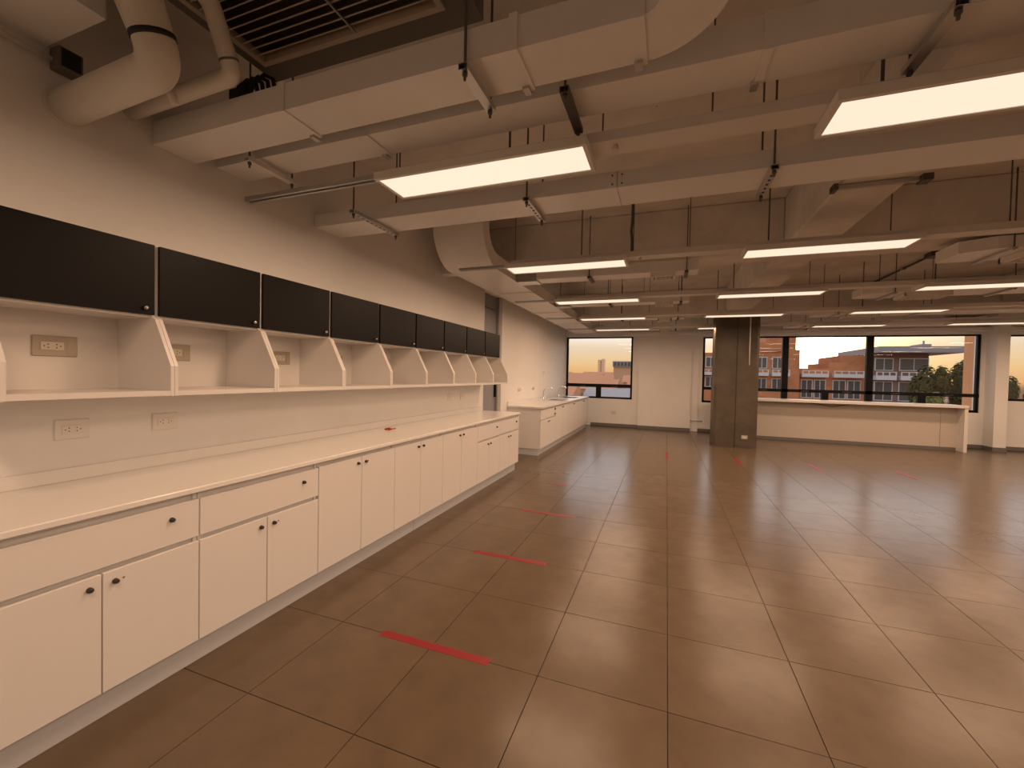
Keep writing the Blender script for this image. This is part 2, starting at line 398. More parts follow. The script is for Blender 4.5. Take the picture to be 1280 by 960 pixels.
for y, lb in ((-.817, 'large double socket plate inside the first niche, above the widest drawer'), (-.283, 'large double socket plate in the niche second from the widest drawer'), (.455, 'large double socket plate half hidden in the third niche'), (1.02, 'large double socket plate almost hidden in the fourth niche')):
    socket(y, 1.571, lb, WX + .02, 'socket_brown', .163, .098, 'niche sockets', True)
for y, lb in ((-.746, 'white double socket on the wall above the worktop, under the first niche'), (-.327, 'white double socket on the wall above the worktop, under the second niche'), (3.19, 'small white socket above the worktop, farther from the grey door'), (3.57, 'small white socket above the worktop, nearest the grey door')):
    socket(y, 1.157, lb, WX, 'socket_white', .135, .10, 'sockets above the worktop')
# red plastic bits on the worktop
rb = thing('red_clip', (-2.64, 1.57, .9002), 'small red plastic clips lying on the long worktop', 'clip')
box(-2.70, -2.672, 1.55, 1.59, .90, .915, bev=.004).build('clip_body', 'red_plastic', rb); box(-2.655, -2.63, 1.54, 1.58, .90, .916, bev=.004).build('clip_body', 'red_plastic', rb)
MB().tube([(-2.69, 1.57, .91), (-2.66, 1.585, .918), (-2.63, 1.56, .912), (-2.59, 1.59, .915)], .006, 8).build('clip_tail', 'red_plastic', rb)

# ------------------------------------------------------------------ sink counter run
SX = -2.20
sink_units = [(5.455, 6.60, 6.03, 1, 'white sink cabinet with drawer and dark locks at the free end of the sink counter'), (6.60, 7.80, 7.20, 0, 'white sink cabinet with full-height doors under the first tap'),
              (7.80, 9.00, 8.40, 0, 'white sink cabinet with full-height doors under the second tap'), (9.00, 10.40, 9.70, 0, 'white sink cabinet with full-height doors beside the window')]
for ya, yb, ym, dr, lb in sink_units:
    t = thing('sink_cabinet', ((WX + SX) / 2, ya, .12), lb, 'cabinet', 'white cabinets of the sink counter')
    bx0 = WX + .005
    b = MB(); b.box(bx0, SX - .02, ya + .001, ya + .02, .12, .87); b.box(bx0, SX - .02, yb - .02, yb - .001, .12, .87); b.box(SX - .045, SX - .03, ya + .02, yb - .02, .12, .87); b.box(bx0, SX - .02, ya + .02, yb - .02, .12, .14)
    b.build('body', 'white_laminate', t)
    if dr:
        d = box(SX - .019, SX, ya + .003, yb - .003, .66, .845, bev=.002).build('drawer', 'white_laminate', t)
        for z in (.80, .70): box(SX, SX + .015, yb - .13, yb - .07, z - .022, z + .022, bev=.004).build('lock', 'lock_dark', d)
    for a, b2 in ((ya, ym), (ym, yb)):
        d = box(SX - .019, SX, a + .003, b2 - .003, .122, .64 if dr else .85, bev=.002).build('door', 'white_laminate', t)
        knob(SX, (b2 - .05) if a == ya else (a + .05), .59 if dr else .80, d)
tag(box(-2.275, -2.25, 5.47, 10.38, 0, .118).build('plinth', 'plinth_grey'), 'grey toe plinth under the sink counter', 'plinth')
tag(box(-2.85, -2.275, 5.47, 5.49, 0, .118).build('plinth_return', 'plinth_grey'), 'short grey plinth return at the free end of the sink counter', 'plinth')
st = thing('sink_worktop', (-2.5, 8, .87), 'white sink worktop with two inset basins by the window', 'worktop')
s0, s1 = (7.62, 8.30), (9.10, 9.70)
f = MB(); f.box(WX + .004, -2.175, 5.43, s0[0], .872, .90); f.box(WX + .004, -2.175, s0[1], s1[0], .872, .90); f.box(WX + .004, -2.175, s1[1], 10.42, .872, .90)
for a, b in (s0, s1): f.box(WX + .004, -2.72, a, b, .872, .90); f.box(-2.32, -2.175, a, b, .872, .90)
f.build('slab', 'worktop', st)
box(WX + .002, WX + .02, 5.43, 7.77, .90, .98).build('backsplash', 'worktop', st)
for a, b in (s0, s1):
    q = MB(); q.box(-2.72, -2.32, a, b, .742, .75); q.box(-2.72, -2.712, a, b, .75, .904); q.box(-2.328, -2.32, a, b, .75, .904); q.box(-2.712, -2.328, a, a + .008, .75, .904); q.box(-2.712, -2.328, b - .008, b, .75, .904)
    q.build('basin', 'chrome', st)
for y, lb in ((7.50, 'chrome swan-neck tap on the sink worktop, nearer the drawer end'), (8.96, 'chrome swan-neck tap on the sink worktop, nearer the window')):
    t = thing('tap', (-2.74, y, .90), lb, 'tap', 'taps on the sink worktop')
    pts = [(-2.74, y, .90), (-2.74, y, 1.10)] + [(-2.74 + .11 - .11 * math.cos(a), y + .10 * (1 - math.cos(a)) / 2, 1.10 + .11 * math.sin(a)) for a in [PI * k / 10 for k in range(1, 9)]]
    MB().tube(pts, .011, 10).build('spout', 'chrome', t)
    MB().tube([(-2.74, y, .90), (-2.74, y, .91), (-2.74, y, .96), (-2.74, y, .985)], [.028, .022, .02, .014], 12).build('base', 'chrome', t)
    MB().tube([(-2.74, y, .96), (-2.70, y + .06, 1.0)], .007, 8).build('lever', 'chrome', t)
for y, z, lb in ((6.06, 1.18, 'round white gas tap on the wall above the drawer end of the sink counter'), (7.01, 1.185, 'round white gas tap on the wall near the swan-neck tap')):
    t = thing('wall_tap', (WX, y, z), lb, 'tap', 'wall taps over the sink counter')
    MB().tube([(WX, y, z), (WX + .012, y, z), (WX + .05, y, z)], [.035, .03, .012], 12).build('rose', 'chrome', t)
    MB().tube([(WX + .05, y, z), (WX + .05, y, z + .045)], [.022, .026], 10).build('handle', 'socket_white', t)
t = thing('wall_tap', (WX2, 8.35, 1.55), 'small white wall outlet high beside the window near the sinks', 'tap')
MB().tube([(WX2, 8.35, 1.55), (WX2 + .012, 8.35, 1.55), (WX2 + .04, 8.35, 1.55)], [.04, .035, .018], 12).build('rose', 'socket_white', t)
MB().tube([(WX2 + .04, 8.35, 1.55), (WX2 + .04, 8.35, 1.59)], .02, 10).build('handle', 'socket_white', t)
for (x, y, z, lb) in ((-1.52, FY, .42, 'faint double socket low on the wall under the sink-side window'),):
    t = thing('wall_socket', (x, y, z), lb, 'socket'); box(x - .07, x + .07, y - .008, y, z - .045, z + .045, bev=.003).build('plate', 'socket_ivory', t)
    for s in (-1, 1): box(x + s * .03 - .015, x + s * .03 + .015, y - .011, y - .008, z - .015, z + .015).build('insert', 'socket_white', t)

# ------------------------------------------------------------------ white bar under the wide window
br = thing('window_bar', (4, 10.2, 0), 'long white bar counter standing under the wide window', 'counter')
box(1.3, 6.12, 9.98, 10.62, .965, 1.025, bev=.004).build('bar_top', 'white_laminate', br)
box(1.3, 5.78, 10.27, 10.31, 0, .965).build('front_panel', 'shaded_laminate', br); box(5.786, 6.06, 10.27, 10.31, 0, .965).build('front_panel', 'shaded_laminate', br)
box(6.06, 6.12, 10.0, 10.60, 0, .965, bev=.003).build('end_panel', 'white_laminate', br)
box(1.3, 6.06, 10.258, 10.27, 0, .07).build('kick_strip', 'baseboard', br)
cb = MB().tube([(2.95, 10.2, .955), (3.25, 10.14, .955), (3.45, 10.12, .93), (3.68, 10.11, .89), (3.90, 10.12, .93), (4.05, 10.16, .955)], .008, 8).build('cable', 'black_rubber')
tag(cb, 'black cable sagging under the edge of the white bar top', 'cable')
pc = MB().tube([(.62, FY - .11, .36), (.64, FY - .115, .32), (.68, FY - .07, .31), (.92, FY - .02, .305)], .012, 8).build('conduit', 'socket_white')
tag(pc, 'short white conduit low on the wall beside the concrete column', 'conduit')

# ------------------------------------------------------------------ red tape on the floor
tl = ['nearest the wide drawer cabinets', 'beside the tall-door cabinets', 'beside the far drawer cabinets', 'short and faded, before the sink counter']
for k, (y, xa, xb) in enumerate(((0, -1.52, -.86), (1.2, -1.515, -.89), (2.38, -1.50, -.90), (3.6, -1.50, -1.29))):
    tag(box(xa, xb, y - .027, y + .027, 0, .0009).build('floor_tape', 'red_tape'), 'red tape strip laid across the floor, ' + tl[k], 'tape', 'red tape strips beside the cabinets')
tl2 = ['in line with the gap left of the concrete column', 'in front of the concrete column', 'in front of the white bar, nearer the column', 'in front of the white bar, nearer its free end']
for k, x in enumerate((0, 1.21, 2.39, 3.63)):
    tag(box(x - .025, x + .025, 6.24, 6.95, 0, .0009).build('floor_tape', 'red_tape'), 'red tape strip pointing windowward, ' + tl2[k], 'tape', 'red tape strips pointing at the windows')

# ------------------------------------------------------------------ LED panels and their trunking
ROWS = [.30, 2.475, 4.63, 6.66, 8.66]
COLS = [(-1.745, -.455), (.59, 1.865), (2.83, 4.09), (5.07, 6.33), (7.35, 8.61)]
lamp_data = bpy.data.lights.new('led_panel_light', 'AREA'); lamp_data.shape = 'RECTANGLE'; lamp_data.size = 1.18; lamp_data.size_y = .24
lamp_data.energy = LAMP_W; lamp_data.color = LAMP_COL
def panel(x0, x1, yc, label, grp):
    z = 2.645; t = thing('panel_light', ((x0 + x1) / 2, yc, z), label, 'light', grp)
    f = MB(); y0, y1 = yc - .15, yc + .15; w = .022
    f.box(x0, x1, y0, y0 + w, z, z + .045); f.box(x0, x1, y1 - w, y1, z, z + .045); f.box(x0, x0 + w, y0 + w, y1 - w, z, z + .045); f.box(x1 - w, x1, y0 + w, y1 - w, z, z + .045)
    f.box(x0 + w, x1 - w, y0 + w, y1 - w, z + .03, z + .045)
    f.build('frame', 'lamp_frame', t)
    box(x0 + w, x1 - w, y0 + w, y1 - w, z + .004, z + .008).build('diffuser', 'lamp_diffuser', t)
    l = bpy.data.objects.new('led_light', lamp_data); COL.objects.link(l); l.parent = t; l.location = (0, 0, -.004)
for r, yc in enumerate(ROWS):
    for c, (x0, x1) in enumerate(COLS):
        if r == 0 and c > 2: continue
        q = 'glowing LED ceiling panel, %s row from the window wall, %s from the cabinet wall' % (ORD[4 - r], ORD[c])
        panel(x0, x1, yc, q, 'LED ceiling panels')
for c, (x0, x1) in enumerate(COLS[:4]):
    panel(x0, x1, -1.86, 'glowing LED ceiling panel, unseen sixth row from the window wall, %s from the cabinet wall' % ORD[c], 'LED ceiling panels')  # unseen panel row above the camera, added for its light
def rod(parent, x, y, z0, z1=CZ, r=.006): MB().tube([(x, y, z0), (x, y, z1)], r, 6).build('hanger_rod', 'rod_dark', parent)
for r, yc in enumerate([-1.86] + ROWS):
    y = yc + .02
    t = thing('light_trunking', (0, y, 2.692), 'grey cable trunking carrying the %s row of LED panels from the window wall' % ORD[5 - r], 'trunking', 'light trunkings under the ceiling')
    box(-1.72, 9.3, y - .075, y + .075, 2.692, 2.748, bev=.002).build('channel', 'trunk_paint', t)
    xl = {0: -2.3, 1: -2.85, 2: -2.30, 3: -2.40, 4: -2.45, 5: -2.45}[r]
    sb = MB(); sb.box(xl, -1.747, y - .160, y - .142, 2.658, 2.685); sb.box(xl, -1.747, y - .122, y - .104, 2.658, 2.685); sb.box(xl, -1.747, y - .142, y - .122, 2.679, 2.685)
    sb.build('support_strut', 'galvanised', t)
    for x in (-1.68, -.93, -.40, .13, .80, 1.70, 2.45, 3.0, 3.9, 5.2, 6.9, 7.6, 8.8):
        if r == 0: continue
        zt = BZ if (1.1 < x < 1.6) or (3.40 < y < 4.05) or (8.3 < y < 9.02) else CZ
        rod(t, x, y, 2.748, zt, .007 if x in (-.93, .80, 3.0) else .0045)
    if r in (1, 2): MB().tube([(-.33, y - .02, 2.665), (-.33, y - .02, 2.692)], [.02, .014], 8).build('sensor', 'socket_ivory', t)
# flexible conduit dropping to the second row
o = MB().tube([(-.42, 2.56, CZ), (-.42, 2.56, 3.1), (-.43, 2.57, 3.0), (-.42, 2.56, 2.9), (-.42, 2.56, 2.76)], .014, 8).build('conduit', 'rod_dark'); tag(o, 'grey flexible conduit dropping from the slab to the light trunking by the big beam', 'conduit')

# ------------------------------------------------------------------ ducts
def joint(x, y0, y1, z0, z1, parent, w=.018):
    f = MB(); e = .008
    f.box(x - w, x + w, y0 - e, y0, z0 - e, z1 + e); f.box(x - w, x + w, y1, y1 + e, z0 - e, z1 + e); f.box(x - w, x + w, y0, y1, z0 - e, z0); f.box(x - w, x + w, y0, y1, z1, z1 + e)
    f.build('joint_flange', 'duct_paint', parent)
    box(x - .03, x + .0, y1 - .03, y1 + .02, z0 - .02, z0 - e).build('clamp', 'galvanised', parent)
# duct A (turns toward the camera side)
A = thing('air_duct', (-1.5, -.28, 2.76), 'painted duct that bends away beside the louvred unit', 'duct')
ay0, ay1, az0, az1 = -.396, -.165, 2.76, 2.89
ax = [WX + .002, -1.863, -.647, -.17]
for a, b in zip(ax[:-1], ax[1:]): box(a + .0015, b - .0015, ay0, ay1, az0, az1).build('duct_section', 'duct_paint', A)
for x in ax[1:]: joint(x, ay0, ay1, az0, az1, A)
bend = []
cx, cy = -.17, -.47; ro = ay1 - cy; ri = ay0 - cy
outer = [(cx + ro * math.sin(a), cy + ro * math.cos(a)) for a in [PI / 2 * k / 14 for k in range(15)]]
inner = [(cx + ri * math.sin(a), cy + ri * math.cos(a)) for a in [PI / 2 * k / 14 for k in range(15)]]
MB().prism(outer + [(outer[-1][0], -1.5), (inner[-1][0], -1.5)] + inner[::-1], 'Z', az0, az1).build('bend_section', 'duct_paint', A)
# duct B
B = thing('air_duct', (3, .03, 2.80), 'long painted duct running between the bent duct and the first light row', 'duct')
by0, by1, bz0, bz1 = .03, .185, 2.80, 2.90
bxs = [WX + .002, -1.66, .30, 2.6, 4.9, 9.6]
for a, b in zip(bxs[:-1], bxs[1:]): box(a + .0015, b - .0015, by0 - .06, by1, bz0, bz1 + .04).build('duct_section', 'duct_paint', B)
for x in bxs[1:-1]: joint(x, by0 - .06, by1, bz0, bz1 + .04, B)
# duct D
D = thing('air_duct', (3, .94, 2.685), 'shallow painted duct running between the first and second light rows', 'duct')
dxs = [WX + .002, -.375, 2.1, 4.6, 9.6]
for a, b in zip(dxs[:-1], dxs[1:]): box(a + .0015, b - .0015, .79, 1.085, 2.687, 2.79).build('duct_section', 'duct_paint', D)
for x in dxs[1:-1]:
    box(x - .002, x + .002, .787, 1.088, 2.684, 2.793).build('seam', 'galvanised', D)
    q = MB()
    for s in (-1, 1):
        for z in (2.71, 2.765): q.tube([(x + s * .03, .79, z), (x + s * .03, .784, z)], .005, 8)
    tag(q.build('rivets', 'rod_dark', D), kind='stuff')
# hangers
def hanger(x, y0, y1, z, label, slots=True, m='galvanised', ybeam=CZ):
    t = thing('duct_hanger', (x, (y0 + y1) / 2, z), label, 'hanger', 'strut hangers under the ducts')
    q = MB(); q.box(x - .021, x + .021, y0, y1, z - .003, z); q.box(x - .021, x - .017, y0, y1, z - .024, z - .003); q.box(x + .017, x + .021, y0, y1, z - .024, z - .003); q.box(x - .021, x + .021, y0, y1, z - .026, z - .024)
    q.build('strut', m, t)
    if slots:
        q = MB(); n = int((y1 - y0) / .05)
        for k in range(n): yy = y0 + (k + .5) * (y1 - y0) / n; q.box(x - .007, x + .007, yy - .012, yy + .012, z - .0268, z - .026)
        tag(q.build('slots', 'slot_dark', t), kind='stuff')
    for yy in (y0 + .02, y1 - .02):
        rod(t, x, yy, z - .06, ybeam); MB().tube([(x, yy, z - .042), (x, yy, z - .026)], .011, 6).build('nut', 'rod_dark', t)
hanger(-.85, -.43, -.13, 2.734, 'plain strut hanger under the bent duct', False)
hanger(-2.48, -.11, .24, 2.775, 'plain strut hanger under the long duct beside the cabinet wall', False, 'lamp_frame')
hanger(-.51, -.11, .235, 2.775, 'dark strut hanger under the long duct beside the first LED panel', False, 'rod_dark')
hanger(.85, -.11, .235, 2.775, 'pale strut hanger under the long duct, beside the second LED panel', False)
for x, y0, y1, lb in ((-2.27, .56, 1.12, 'slotted strut hanger under the shallow duct beside the cabinet wall'), (-.97, .74, 1.15, 'slotted strut hanger under the shallow duct below the first LED panel'), (.49, .75, 1.15, 'slotted strut hanger under the shallow duct between two LED panels'), (2.3, .75, 1.15, 'slotted strut hanger under the shallow duct, far from the cabinet wall')):
    hanger(x, y0, y1, 2.683, lb)
# bracket left on the long beam
o = thing('pipe_bracket', (1.36, 1.85, 2.93), 'empty steel pipe bracket bolted under the lengthwise beam', 'bracket')
box(1.08, 1.66, 1.83, 1.86, 2.915, 2.945).build('rail', 'galvanised', o); box(1.08, 1.11, 1.80, 1.89, 2.905, 2.95).build('clip', 'rod_dark', o); box(1.60, 1.66, 1.80, 1.89, 2.905, 2.95).build('clip', 'rod_dark', o)
# main duct along the cabinet wall with its riser bend
M = thing('main_duct', (-2.3, 4, 2.75), 'wide painted main duct curving down beside the cabinet wall', 'duct')
n = 14; R = .45; hh = .18
prof = [(2.75 - R * math.sin(a), 2.75 + R - R * math.cos(a)) for a in [PI / 2 * k / n for k in range(n + 1)]] + [(2.30, CZ - .003)]
prof_in = [(2.30 + hh, CZ - .003)] + [(2.75 - (R - hh) * math.sin(a), 2.75 + R - (R - hh) * math.cos(a)) for a in [PI / 2 * k / n for k in range(n, -1, -1)]]
MB().prism(prof + prof_in, 'X', -2.63, -2.0).build('riser_bend', 'duct_paint', M)
for a, b in ((2.753, 4.15), (4.16, 5.1), (5.11, 6.2), (6.21, 8.0), (8.01, 10.4)):
    box(-2.63, -2.0, a, b, 2.75, 2.93).build('duct_section', 'duct_paint', M)
for a in (4.155, 6.205, 8.005): box(-2.645, -1.985, a - .02, a + .02, 2.735, 2.945).build('joint_flange', 'duct_paint', M)
box(-2.855, -2.63, 2.9, 3.05, 2.78, 2.9).build('wall_spigot', 'duct_paint', M)
# branch ducts with diffusers
def diffuser(x0, x1, y0, y1, z, parent):
    f = MB(); w = .025
    f.box(x0, x1, y0, y0 + w, z - .05, z); f.box(x0, x1, y1 - w, y1, z - .05, z); f.box(x0, x0 + w, y0, y1, z - .05, z); f.box(x1 - w, x1, y0, y1, z - .05, z)
    d = f.build('diffuser', 'lamp_frame', parent)
    k = max(4, int((x1 - x0) / .05))
    for i in range(1, k): xx = x0 + (x1 - x0) * i / k; box(xx - .004, xx + .004, y0 + w, y1 - w, z - .045, z - .004).build('vane', 'lamp_frame', d)
bl = ['under the big beam', 'behind the third light row', 'behind the second light row', 'beside the window wall']
for k, y in enumerate((3.38, 5.45, 7.5, 9.6)):
    t = thing('branch_duct', (-.9, y, 2.75), 'grey branch duct from the main duct, ' + bl[k], 'duct', 'branch ducts off the main duct')
    box(-1.98, -1.70, y + .02, y + .24, 2.735, 2.90).build('damper_box', 'galvanised', t); box(-1.70, .27, y, y + .26, 2.752, 2.865).build('duct_section', 'duct_paint', t)
    diffuser(-.26, .02, y + .02, y + .24, 2.752, t)
    q = MB(); q.box(.12, .16, y - .03, y + .29, 2.725, 2.748); q.build('strut', 'rod_dark', t)
    zt = BZ if (3.43 < y < 4.02) else CZ
    rod(t, .14, y - .02, 2.72, CZ); rod(t, -1.0, y - .015, 2.72, CZ)
    box(-1.02, -.98, y - .03, y + .29, 2.725, 2.748).build('strut', 'rod_dark', t)
br_l = ['under the big beam beside the second lengthwise beam', 'between the third and second light rows', 'between the second and first light rows', 'next to the wide window']
for k, y in enumerate((3.34, 5.50, 7.6, 9.6)):
    t = thing('supply_box', (2.9, y, 2.75), 'grey supply duct box with square diffuser, ' + br_l[k], 'duct', 'supply boxes toward the wide window')
    MB().prism([(2.62, y + .12), (2.85, y), (9.6, y), (9.6, y + .5), (2.62, y + .5)], 'Z', 2.77, 2.885).build('duct_section', 'duct_paint', t)
    diffuser(3.10, 3.62, y + .06, y + .45, 2.768, t)
    for x in (2.95, 4.2): box(x - .02, x + .02, y - .03, y + .53, 2.745, 2.768).build('strut', 'galvanised', t); rod(t, x, y - .02, 2.74, CZ)
# conduit along the slab
o = thing('ceiling_conduit', (3.75, 6.5, 3.45), 'thin conduit with a junction box clipped along the slab', 'conduit')
MB().tube([(3.75, 4.03, 3.47), (3.75, 8.31, 3.47)], .018, 8).build('pipe', 'rod_dark', o); box(3.68, 3.82, 6.25, 6.45, 3.43, 3.5).build('junction_box', 'rod_dark', o); box(3.72, 3.78, 7.2, 7.26, 3.44, 3.5).build('clip', 'galvanised', o)

# ------------------------------------------------------------------ pipes, fan coil, cables in the corner over the cabinets
def pipe_path(p0, p1, d, L, rb):
    p0, p1, d = Vector(p0), Vector(p1), Vector(d).normalized(); t = (p1 - p0).normalized()
    pts = [p0]
    for k in range(9):
        a = k / 8; s = p1 - t * rb; e = p1 + d * rb
        pts.append((s * (1 - a) + p1 * a) * (1 - a) + (p1 * (1 - a) + e * a) * a)
    return pts + [p1 + d * L]
def bends(pts, rb):
    """polyline with rounded corners"""
    pts = [Vector(p) for p in pts]; out = [pts[0]]
    for i in range(1, len(pts) - 1):
        p = pts[i]; s0 = p + (pts[i - 1] - p).normalized() * rb; e0 = p + (pts[i + 1] - p).normalized() * rb
        for k in range(9):
            a = k / 8; out.append((s0 * (1 - a) + p * a) * (1 - a) + (p * (1 - a) + e0 * a) * a)
    return out + [pts[-1]]
P1 = thing('insulated_pipe', (-2.5, -.76, 2.70), 'thick cream insulated pipe leaving the cabinet wall and turning up', 'pipe')
e1 = Vector((-2.13, -.765, 2.775)); d1v = Vector((0, -.33, .94)).normalized()
MB().tube(bends([(WX + .008, -.765, 2.746), e1, e1 + d1v * .36, e1 + d1v * .36 + Vector((0, -1.4, 0))], .09), .078, 20).build('pipe_run', 'pipe_paint', P1)
c0 = e1 + d1v * .10
MB().tube([c0, c0 + d1v * .022], .083, 20).build('band', 'black_rubber', P1)
MB().tube([(-2.15, -.72, 2.70), (-2.15, -.70, 2.66)], .018, 10).build('drain_stub', 'pipe_paint', P1)
MB().tube([(WX + .001, -.765, 2.745), (WX + .012, -.765, 2.745)], .088, 20).build('wall_collar', 'pipe_paint', P1)
P2 = thing('insulated_pipe', (-2.4, -.5, 2.86), 'slimmer cream pipe leaving the cabinet wall beside the bent duct', 'pipe')
e2 = Vector((-2.06, -.50, 2.905)); d2v = Vector((0, -.40, .92)).normalized()
MB().tube(bends([(WX + .004, -.50, 2.885), e2, e2 + d2v * .30, e2 + d2v * .30 + Vector((0, -1.5, 0))], .05), .040, 16).build('pipe_run', 'pipe_paint', P2)
MB().tube([e2 + d2v * .055, e2 + d2v * .064], .043, 16).build('band', 'dark_casing', P2)
P3 = MB().tube(bends([(-2.29, -.74, 2.86), (-2.29, -.86, 3.10), (-2.29, -2.2, 3.10)], .06), .022, 12).build('thin_pipe', 'pipe_paint'); tag(P3, 'thin cream pipe rising beside the thick insulated pipe', 'pipe')
FC = thing('fan_coil_unit', (-1.6, -.7, 3.14), 'dark ceiling fan coil unit with a louvred underside', 'air unit')
gx0, gx1, gy0, gy1, gz = -2.24, -1.12, -.95, -.19, 3.27
c = MB(); c.box(-2.34, -.95, -1.25, gy0 - .03, gz - .03, 3.45); c.box(-2.34, -.95, gy1 + .03, -.03, gz - .03, 3.45); c.box(-2.34, gx0 - .03, gy0 - .03, gy1 + .03, gz - .03, 3.45); c.box(gx1 + .03, -.95, gy0 - .03, gy1 + .03, gz - .03, 3.45); c.box(-2.34, -.95, -1.25, -.03, 3.45, 3.498)
c.build('casing', 'dark_casing', FC)
fr = MB(); fr.box(gx0 - .03, gx1 + .03, gy0 - .03, gy0, gz - .045, gz); fr.box(gx0 - .03, gx1 + .03, gy1, gy1 + .03, gz - .045, gz); fr.box(gx0 - .03, gx0, gy0, gy1, gz - .045, gz); fr.box(gx1, gx1 + .03, gy0, gy1, gz - .045, gz)
fr.build('grille_frame', 'slat_brown', FC)
for k in range(17):
    y = gy0 + (k + .5) * (gy1 - gy0) / 17
    q = MB(); q.prism([(y - .020, gz - .034), (y - .016, gz - .038), (y + .018, gz + .002), (y + .014, gz + .006)], 'X', gx0, gx1); q.build('slat', 'slat_brown', FC)
box(-1.60, -1.592, gy0, gy1, gz - .05, gz - .04).build('cross_wire', 'galvanised', FC)
CBN = thing('cable_bundle', (-2.4, -.12, 2.9), 'black cable bundle looping behind the bent duct', 'cable')
for k in range(4):
    x = -2.56 + .045 * k
    MB().tube([(x, -.13, 2.90), (x, -.13, 3.10 + .012 * k), (x + .03, -.125, 3.19), (x + .10, -.12, 3.22), (x + .17, -.12, 3.18), (x + .21, -.12, 3.0)], .012, 8).build('cable', 'black_rubber', CBN)
box(-2.58, -2.45, -.15, -.112, 3.0, 3.17).build('strap', 'black_rubber', CBN)
JB = thing('junction_box', (-2.81, -.80, 2.90), 'small black junction box under the white soffit', 'box')
box(WX + .01, WX + .09, -.83, -.74, 2.89, 2.99, bev=.004).build('case', 'dark_casing', JB); box(WX + .09, WX + .094, -.82, -.75, 2.90, 2.98).build('lid', 'black_rubber', JB)
o = MB().tube([(-2.83, -2.4, 2.94), (-2.83, -.83, 2.935)], .012, 10).build('wall_conduit', 'pipe_paint'); tag(o, 'thin conduit along the top of the cabinet wall leading to the black box', 'conduit')

# ------------------------------------------------------------------ outside
GZ = -14.0
gr = struct(box(-400, 400, FY + 1.5, 900, GZ - 1, GZ).build('ground', 'ground_earth'))
fin = box(6.90, 7.13, FY + .25, FY + .85, -3, 4.0).build('facade_fin', 'stucco_orange'); struct(fin); tag(fin, 'orange stucco fin outside the wide window')
BYF = 78.0
def fwin(root, x0, x1, z0, z1, y=BYF, mm=1, rail='window_rail'):
    f = box(x0, x1, y - .12, y, z0, z1).build('window', rail, root)
    n = mm + 1; w = (x1 - x0 - .12 * (n + 1)) / n
    for k in range(n):
        a = x0 + .12 + k * (w + .12); box(a, a + w, y - .16, y - .12, z0 + .12, z1 - .12).build('pane', 'window_dark', f)
def balcony(root, x0, x1, z0, z1, y=BYF):
    b = box(x0, x1, y - 1.0, y, z0, z0 + (z1 - z0) * .55).build('balcony', 'balcony_white', root)
    box(x0, x1, y - 1.0, y - .9, z1 - .1, z1).build('rail', 'balcony_white', b)
    n = max(3, int((x1 - x0) / .8))
    for k in range(n + 1): x = x0 + (x1 - x0 - .14) * k / n; box(x, x + .14, y - 1.0, y - .9, z0 + (z1 - z0) * .55, z1 - .1).build('baluster', 'balcony_white', b)
b1 = thing('brick_building', (13, BYF + 6, GZ), 'red brick apartment building seen on both sides of the column', 'building')
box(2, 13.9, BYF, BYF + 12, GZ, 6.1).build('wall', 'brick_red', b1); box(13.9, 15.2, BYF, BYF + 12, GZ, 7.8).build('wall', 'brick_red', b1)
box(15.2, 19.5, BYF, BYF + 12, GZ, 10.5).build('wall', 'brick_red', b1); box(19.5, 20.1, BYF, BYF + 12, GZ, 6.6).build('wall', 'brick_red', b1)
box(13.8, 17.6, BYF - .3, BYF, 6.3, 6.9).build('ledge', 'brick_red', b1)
for x in (4.0, 6.2): fwin(b1, x, x + 1.6, 3.6, 5.4); fwin(b1, x, x + 1.6, .2, 2.0); balcony(b1, x - .3, x + 1.9, 2.25, 3.2)
for x in (13.2, 16.2): fwin(b1, x, x + 2.3, 3.5, 5.4, mm=2); fwin(b1, x, x + 2.3, .1, 1.9, mm=2); balcony(b1, x - .1, x + 2.4, 2.25, 3.3)
b2 = thing('brick_building', (25, BYF + 8, GZ), 'low brick building with balcony bands under the sun', 'building')
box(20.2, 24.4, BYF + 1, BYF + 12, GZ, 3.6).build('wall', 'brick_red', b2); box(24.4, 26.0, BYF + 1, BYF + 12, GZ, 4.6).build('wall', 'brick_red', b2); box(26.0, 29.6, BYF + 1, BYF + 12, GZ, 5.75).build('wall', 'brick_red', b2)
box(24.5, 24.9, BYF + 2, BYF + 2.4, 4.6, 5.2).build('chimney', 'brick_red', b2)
for x, w in ((20.5, 3.6), (24.8, 3.9)):
    balcony(b2, x, x + w, 2.2, 3.25, BYF + 1)
    fwin(b2, x + .1, x + w / 2 - .1, -1.2, 1.8, BYF + 1); fwin(b2, x + w / 2 + .1, x + w - .1, -1.2, 1.8, BYF + 1)
b3 = thing('flat_roof_building', (33, BYF + 6, GZ), 'dusky brick building with a wide flat overhanging roof', 'building')
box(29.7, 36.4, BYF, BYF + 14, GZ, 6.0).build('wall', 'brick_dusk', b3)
box(29.6, 39.8, BYF - 2.2, BYF + 14, 6.05, 6.95).build('roof', 'roof_grey', b3); box(35.0, 36.2, BYF - 1, BYF + 2, 6.95, 7.35).build('roof_hatch', 'roof_grey', b3); box(35.6, 35.75, BYF - .2, BYF, 7.35, 7.9).build('vent_pipe', 'roof_grey', b3)
for x, w in ((29.9, 2.3), (32.9, 3.5)):
    fwin(b3, x, x + w, 3.4, 5.3); balcony(b3, x - .1, x + w + .1, 1.95, 3.2); fwin(b3, x, x + w, -1.2, 1.75)
